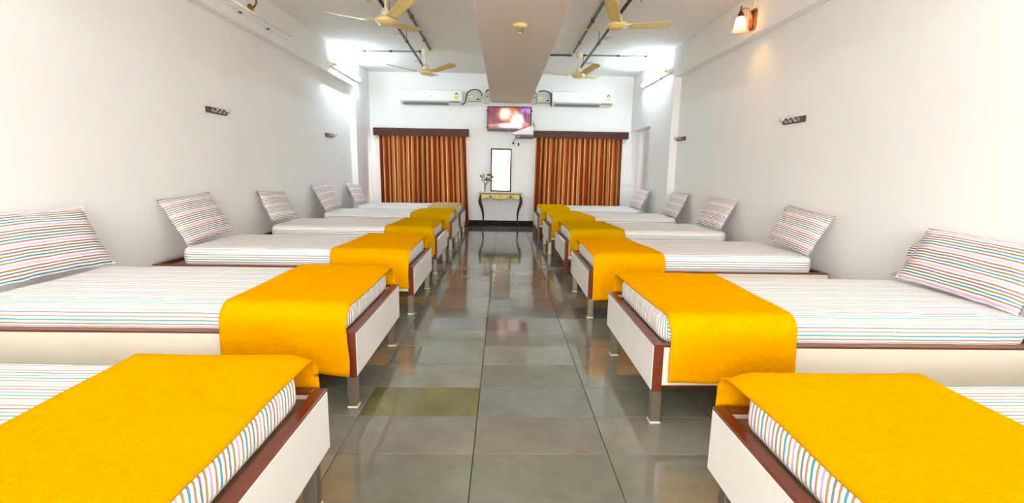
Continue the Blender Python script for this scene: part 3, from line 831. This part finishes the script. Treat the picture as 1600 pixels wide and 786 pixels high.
va = thing('bud_vase', 'slender clear glass vase at the left end of the console table', 'vase', (-0.335, 9.00, ZT))
MB().lathe([(0.026, 0.0), (0.026, 0.006), (0.008, 0.014), (0.010, 0.05), (0.014, 0.11), (0.019, 0.165), (0.022, 0.17), (0.019, 0.168), (0.012, 0.11), (0.004, 0.05)], seg=16).build('vase_body', M['glass'], va, True)
fl = thing('flower_bunch', 'red and pink artificial flowers with green leaves in the glass vase', 'flowers', (-0.335, 9.00, ZT + 0.06))
def rose(name, c, r, m, par, sd):
    rr = random.Random(sd); mb = MB()
    for ring, (cnt, tilt, sz) in enumerate(((5, 1.1, 1.0), (5, 0.7, 0.8), (3, 0.35, 0.55))):
        for k in range(cnt):
            a = 2 * PI * k / cnt + ring * 0.6 + rr.uniform(-.2, .2)
            R_ = Matrix.Rotation(a, 4, 'Z') @ Matrix.Rotation(tilt, 4, 'Y')
            def fn(u, v, R_=R_, sz=sz):
                w = math.sin(PI * min(1, 0.15 + 0.85 * v)) ** 0.6
                p = Vector((0.25 * r * math.sin(v * PI * 0.8) - 0.1 * r * (2 * u - 1) ** 2, (u - 0.5) * 1.1 * r * sz * w, v * r * sz))
                return R_ @ p + Vector(c)
            mb.grid(fn, 3, 4)
    return mb.build(name, m, par, True)
heads = [((0.085, -0.01, 0.245), 0.064, 'petal_red'), ((0.045, -0.03, 0.155), 0.066, 'petal_red'), ((-0.045, -0.01, 0.205), 0.034, 'petal_pink'),
         ((-0.03, 0.0, 0.275), 0.026, 'petal_white'), ((0.14, 0.0, 0.20), 0.024, 'petal_white'), ((0.10, -0.02, 0.185), 0.034, 'leaf_lime')]
for k, (c, r, mm) in enumerate(heads):
    rose('blossom', c, r, M[mm], fl, k)
    MB().tube([(0.0, 0, -0.045), (0.004 * (1 if c[0] > 0 else -1), 0, 0.06), (c[0] * 0.5, c[1] * 0.5, c[2] * 0.65), (c[0], c[1], c[2])], 0.003, 5).build('stem', M['stem'], fl)
for k, (x_, z_, a_) in enumerate(((-0.05, 0.245, 0.9), (-0.01, 0.25, 0.4), (0.02, 0.20, -0.3), (0.12, 0.16, -0.9), (0.13, 0.24, -0.7), (-0.02, 0.17, 0.9))):
    def fn(u, v, x_=x_, z_=z_, a_=a_):
        w = math.sin(PI * v) * 0.016
        p = Vector(((u - 0.5) * 2 * w, 0.01 * math.sin(v * 3) - 0.01 * (2 * u - 1) ** 2, v * 0.065))
        return Matrix.Rotation(-a_, 4, 'Y') @ p + Vector((x_, -0.012, z_ - 0.03))
    MB().grid(fn, 2, 5).build('leaf', M['leaf'] if k % 2 == 0 else M['leaf_lime'], fl, True)
tag(MB().lathe([(0.016, 0), (0.03, 0.004), (0.036, 0.018), (0.033, 0.018), (0.026, 0.007), (0.0, 0.006)], c=(-0.135, 8.93, ZT), seg=18).build('small_dish', M['white_plastic'], None, True),
    'small white dish on the console table below the mirror', 'dish')

# ------------------------------------------------------------------ ceiling fans
def make_fan():
    t = thing('ceiling_fan', 'fan', 'ceiling fan', group='cream ceiling fans')
    zc = ZC - 2.505   # ceiling above the blade plane
    MB().lathe([(0.030, zc - 0.085), (0.052, zc - 0.06), (0.056, zc - 0.012), (0.050, zc)], seg=20).build('canopy', M['ivory'], t, True)
    MB().tube([(0, 0, 0.06), (0, 0, zc - 0.07)], 0.010, 10).build('downrod', M['ivory'], t, True)
    MB().lathe([(0.054, 0.035), (0.046, 0.075), (0.026, 0.115), (0.018, 0.12)], seg=20).build('lower_canopy', M['ivory'], t, True)
    MB().lathe([(0.0, -0.040), (0.045, -0.039), (0.075, -0.030), (0.082, -0.022), (0.096, -0.016), (0.100, 0.004), (0.096, 0.024), (0.070, 0.036), (0.02, 0.040)], seg=28).build('motor', M['cream'], t, True)
    MB().lathe([(0.101, -0.004), (0.1025, 0.0), (0.101, 0.004)], seg=28).build('motor_band', M['ivory'], t, True)
    for k in range(3):
        R_ = Matrix.Rotation(2 * PI * k / 3, 4, 'Z') @ Matrix.Translation((0, 0, 0.0)) @ Matrix.Rotation(-0.22, 4, 'X')
        def fn(u, v, R_=R_, dz=0.0):
            x = 0.15 + 0.42 * u
            wdt = 0.052 + 0.012 * u
            if u > 0.93: wdt *= math.sqrt(max(0.0, 1 - ((u - 0.93) / 0.075) ** 2)) * 0.6 + 0.4
            y = (v - 0.5) * 2 * wdt
            return R_ @ Vector((x, y, 0.008 * (1 - (2 * v - 1) ** 2) + 0.055 * u))
        o = MB().grid(fn, 16, 6).build('blade', M['cream'], t, True)
        sol = o.modifiers.new('sheet_thickness', 'SOLIDIFY'); sol.thickness = 0.004; sol.offset = 0
        bm2 = MB()
        def arm(u, v, R_=R_):
            return R_ @ Vector((0.085 + 0.10 * u, (v - 0.5) * (0.03 + 0.045 * u), 0.012))
        oa = bm2.grid(arm, 4, 2).build('blade_arm', M['ivory'], o, True)
        sol = oa.modifiers.new('sheet_thickness', 'SOLIDIFY'); sol.thickness = 0.005; sol.offset = 1
    return t
fan = make_fan()
FANS = [(-1.162, 4.99, 183, 'cream ceiling fan left of the beam, nearest the camera'), (1.098, 4.965, 10, 'cream ceiling fan right of the beam, nearest the camera'),
        (-1.170, 7.505, -38, 'cream ceiling fan left of the beam, close to the far wall'), (1.112, 7.505, -72, 'cream ceiling fan right of the beam, close to the far wall')]
for k, (x_, y_, a_, lb) in enumerate(FANS):
    o = fan if k == 0 else copy_tree(fan)
    o.location = (x_, y_, 2.505); o.rotation_euler = (0, 0, math.radians(a_)); o['label'] = lb

# maroon sprinkler pipes hung below the ceiling
def pipe(x0, y0, x1, y1, z, label, hx):
    t = thing('sprinkler_pipe', label, 'pipe', (x0, y0, z), group='maroon sprinkler pipes')
    d = Vector((x1 - x0, y1 - y0, 0))
    MB().tube([(0, 0, 0), d], 0.017, 12).build('pipe_run', M['maroon_pipe'], t, True)
    MB().tube([d - d.normalized() * 0.01, d + d.normalized() * 0.028], 0.025, 12).build('end_cap', M['black'], t, True)
    for q in (0.08, 0.36, 0.62, 0.93):
        c = d * q
        MB().tube([c + Vector((0, 0, 0.0)), c + Vector((0, 0, ZC - z))], 0.004, 6).build('hanger_rod', M['black'], t)
        MB().tube([c - d.normalized() * 0.012, c + d.normalized() * 0.012], 0.022, 12).build('clamp', M['black'], t)
    c = d * 0.19
    MB().tube([c, c + Vector((hx * 0.05, 0, -0.01)), c + Vector((hx * 0.06, 0, -0.05))], 0.010, 8).build('drop_nipple', M['maroon_pipe'], t)
    MB().lathe([(0.010, -0.05), (0.012, -0.07), (0.004, -0.078), (0.004, -0.09), (0.020, -0.092), (0.020, -0.095)], c=c + Vector((hx * 0.06, 0, 0)), seg=12).build('sprinkler_head', M['chrome'], t)
    return t
pipe(-1.195, 4.0, -1.296, 8.05, 2.70, 'maroon sprinkler pipe under the ceiling left of the beam', -1)
pipe(1.178, 3.9, 1.208, 7.95, 2.70, 'maroon sprinkler pipe under the ceiling right of the beam', 1)

# surface conduits on the ceiling
def conduit(x0, y0, x1, y1, z, r, label, m, clips):
    t = thing('ceiling_conduit', label, 'conduit', (x0, y0, z), group='surface conduits on the ceiling')
    d = Vector((x1 - x0, y1 - y0, 0))
    MB().tube([(0, 0, 0), d], r, 8).build('conduit_pipe', m, t, True)
    for q in clips:
        c = d * q
        MB().box(c.x - 0.02, c.x + 0.02, c.y - 0.02, c.y + 0.02, -r - 0.004, ZC - z, bevel=0.003).build('saddle_clip', M['conduit_dark'], t)
conduit(-1.045, 2.0, -1.092, 7.42, ZC - 0.022, 0.016, 'dark conduit running along the ceiling to the far left fan', M['conduit_dark'], (0.3, 0.72, 0.9))
conduit(1.03, 2.0, 1.018, 7.42, ZC - 0.022, 0.016, 'dark conduit running along the ceiling to the far right fan', M['conduit_dark'], (0.3, 0.72, 0.9))
conduit(-2.40, 7.66, -1.25, 7.60, ZC - 0.014, 0.010, 'thin grey conduit from the left lit tube light to the far left fan', M['conduit'], (0.25, 0.6, 0.98))
conduit(0.50, 7.66, 1.03, 7.62, ZC - 0.016, 0.013, 'thin dark conduit from the beam side to the far right fan', M['conduit_dark'], (0.9,))
conduit(1.19, 7.62, 2.38, 7.60, ZC - 0.014, 0.010, 'thin grey conduit from the far right fan to the right lit tube light', M['conduit'], (0.02, 0.45, 0.8))
for x_, lb in ((-2.44, 'thin white conduit dropping down the left wall to the lit tube light'), (2.40, 'thin white conduit dropping down the right wall to the lit tube light')):
    xx = XL + 0.012 if x_ < 0 else XR - 0.012
    cable('wall_conduit', [(xx, 7.62, ZC - 0.002), (xx, 7.62, 2.72), (xx, 7.62, 2.59)], 0.009, lb, M['white_plastic'])
for x_, y_, lb in ((-1.40, 6.72, 'round grey ceiling plate between the left fans'), (-1.44, 8.30, 'round grey ceiling plate beyond the far left fan'),
                   (1.36, 6.70, 'round grey ceiling plate between the right fans'), (1.40, 8.20, 'round grey ceiling plate beyond the far right fan')):
    o = tag(MB().lathe([(0.075, 0.0), (0.072, -0.008), (0.0, -0.010)], c=(x_, y_, ZC - 0.0005), seg=24).build('ceiling_plate', M['cap_grey'], None, True), lb, 'plate', 'round ceiling plates')

# smoke detector under the beam
sd_ = thing('smoke_detector', 'yellowish smoke detector under the ceiling beam', 'smoke detector', (0.131, 4.33, 2.318))
MB().lathe([(0.062, 0.0), (0.064, -0.012), (0.056, -0.028), (0.034, -0.034)], seg=24).build('base', M['cream'], sd_, True)
MB().lathe([(0.034, -0.030), (0.036, -0.040), (0.020, -0.066), (0.016, -0.068)], seg=24).build('sensor_cage', mat('detector_grille', (120, 112, 96), 0.5), sd_, True)
MB().lathe([(0.017, -0.066), (0.016, -0.074), (0.0, -0.076)], seg=16).build('cap', M['cream'], sd_, True)

# ------------------------------------------------------------------ tube lights
def tube_light(xw, s, y0, y1, z, on, label):
    t = thing('tube_light', label, 'tube light', (xw, y0, z), group='fluorescent tube lights')
    L = y1 - y0
    def bx(a, b, *r, **k):
        x0, x1 = sorted((s * a, s * b)); return MB().box(x0, x1, *r, **k)
    bx(0.0, 0.038, 0, L, -0.028, 0.028, bevel=0.004).build('batten', M['white_plastic'], t)
    for yy in (0.012, L - 0.012):
        bx(0.038, 0.085, yy - 0.012, yy + 0.012, -0.02, 0.03, bevel=0.004).build('end_holder', M['ivory'], t)
    for yy in (L * 0.28, L * 0.66):
        bx(0.006, 0.03, yy - 0.012, yy + 0.012, -0.042, -0.028, bevel=0.002).build('fixing_clip', M['conduit_dark'], t)
    MB().tube([(s * 0.066, 0.02, 0.006), (s * 0.066, L - 0.02, 0.006)], 0.013, 12).build('fluorescent_tube', M['tube_fill' if y0 < 3 else 'tube_on'] if on else M['tube_off'], t, True)
    if on:
        bx(0.0, 0.05, -0.05, -0.004, -0.02, 0.03, bevel=0.004).build('junction_box', M['ivory'], t)
tube_light(XL, 1, 7.29, 8.52, 2.545, True, 'lit fluorescent tube light on the left wall near the far corner')
tube_light(XR, -1, 7.26, 8.48, 2.54, True, 'lit fluorescent tube light on the right wall near the far corner')
tube_light(XL, 1, 1.15, 2.38, 2.545, True, 'fill tube light added out of view on the left wall above the second bed')  # unseen pair, added to light the bed tops from above
tube_light(XR, -1, 1.05, 2.28, 2.54, True, 'fill tube light added out of view on the right wall above the second bed')
tube_light(XL, 1, 4.45, 5.86, 2.545, False, 'unlit fluorescent tube light high on the left wall')

# ------------------------------------------------------------------ wall sconces
sc_ = thing('wall_sconce', 'lit brass wall lamp with a bell shaped glass shade on the right wall', 'wall lamp', (XR, 4.90, 2.565))
oct_ = [(-0.035, -0.095), (0.035, -0.095), (0.055, -0.06), (0.055, 0.06), (0.035, 0.095), (-0.035, 0.095), (-0.055, 0.06), (-0.055, -0.06)]
bp_ = MB().prism(oct_, -0.022, 0, 'x').build('back_plate', M['brass'], sc_)
MB().prism([(a * 0.72, b * 0.85) for a, b in oct_], -0.032, -0.022, 'x').build('wood_inlay', M['bleg'], bp_)
ax = -0.135
MB().tube([(-0.03, 0, 0.0), (-0.035, 0, 0.045), (-0.055, 0, 0.085), (-0.085, 0, 0.105), (-0.115, 0, 0.10), (ax, 0, 0.085)], 0.007, 10).build('arm', M['brass'], sc_, True)
MB().tube([(-0.03, 0, -0.03), (-0.05, 0, -0.032), (-0.056, 0, -0.018), (-0.05, 0, -0.008)], 0.005, 8).build('scroll', M['brass'], sc_, True)
MB().lathe([(0.0, 0.125), (0.008, 0.12), (0.010, 0.112), (0.006, 0.105), (0.012, 0.09), (0.012, 0.078)], c=(ax, 0, 0), seg=14).build('finial', M['brass'], sc_, True)
MB().lathe([(0.012, 0.08), (0.018, 0.07), (0.030, 0.035), (0.034, 0.022), (0.030, 0.022)], c=(ax, 0, 0), seg=18).build('shade_holder', M['bleg'], sc_, True)
MB().lathe([(0.026, 0.026), (0.040, 0.0), (0.046, -0.04), (0.052, -0.075), (0.066, -0.098), (0.078, -0.108)], c=(ax, 0, 0), seg=36, scallop=0.07).build('glass_shade', M['shade'], sc_, True)
MB().lathe([(0.0, -0.055), (0.016, -0.05), (0.024, -0.035), (0.022, -0.015), (0.012, 0.01), (0.010, 0.02)], c=(ax, 0, 0), seg=16).build('bulb', M['bulb'], sc_, True)
MB().tube([(-0.012, 0, 0.09), (-0.012, 0, 0.266)], 0.010, 8).build('conduit_drop', M['ivory'], sc_, True)
br = thing('brass_bracket', 'small brass wall bracket above the unlit tube light', 'bracket', (XL, 5.06, 2.615))
MB().lathe([(0.040, 0), (0.040, 0.012), (0.028, 0.026), (0.012, 0.034)], seg=18, mtx=Matrix.Rotation(PI / 2, 4, 'Y')).build('rosette', M['brass'], br, True)
MB().tube([(0.02, 0, 0.0), (0.06, -0.02, 0.01), (0.085, -0.03, 0.04), (0.085, -0.04, 0.08)], 0.009, 10).build('arm', M['brass'], br, True)
MB().lathe([(0.010, 0.075), (0.016, 0.085), (0.020, 0.105), (0.010, 0.115), (0.0, 0.118)], c=(0.085, -0.04, 0), seg=14).build('finial', M['brass'], br, True)

# ------------------------------------------------------------------ coat hook rails
def hook_rail(xw, s, y0, y1, z, label):
    t = thing('hook_rail', label, 'hook rail', (xw, (y0 + y1) / 2, z), group='coat hook rails on the side walls')
    h = (y1 - y0) / 2
    def bx(mb, a, b, *r, **k):
        x0, x1 = sorted((s * a, s * b)); return mb.box(x0, x1, *r, **k)
    bx(MB(), 0, 0.016, -h, h, -0.026, 0.026, bevel=0.003).build('board', M['bleg'], t)
    for k in range(4):
        y_ = -h * 0.45 + k * h * 0.44
        hk = bx(MB(), 0.016, 0.020, y_ - 0.022, y_ + 0.022, -0.012, 0.012, bevel=0.001).build('hook_plate', M['chrome'], t)
        MB().tube([(s * 0.02, y_, 0.004), (s * 0.045, y_, -0.006), (s * 0.06, y_, 0.008), (s * 0.062, y_, 0.034)], 0.0055, 8).build('hook', M['chrome'], hk, True)
        MB().tube([(s * 0.02, y_, -0.004), (s * 0.034, y_, -0.018), (s * 0.044, y_, -0.010)], 0.0045, 8).build('lower_hook', M['chrome'], hk, True)
hook_rail(XLW, 1, 4.36, 4.67, 1.575, 'dark wooden hook rail on the left wall, nearer the camera')
hook_rail(XLW, 1, 7.20, 7.52, 1.555, 'dark wooden hook rail on the left wall, nearer the curtains')
hook_rail(XRW, -1, 4.06, 4.37, 1.556, 'dark wooden hook rail on the right wall, nearer the camera')
hook_rail(XRW, -1, 6.72, 7.03, 1.560, 'dark wooden hook rail on the right wall, nearer the curtains')
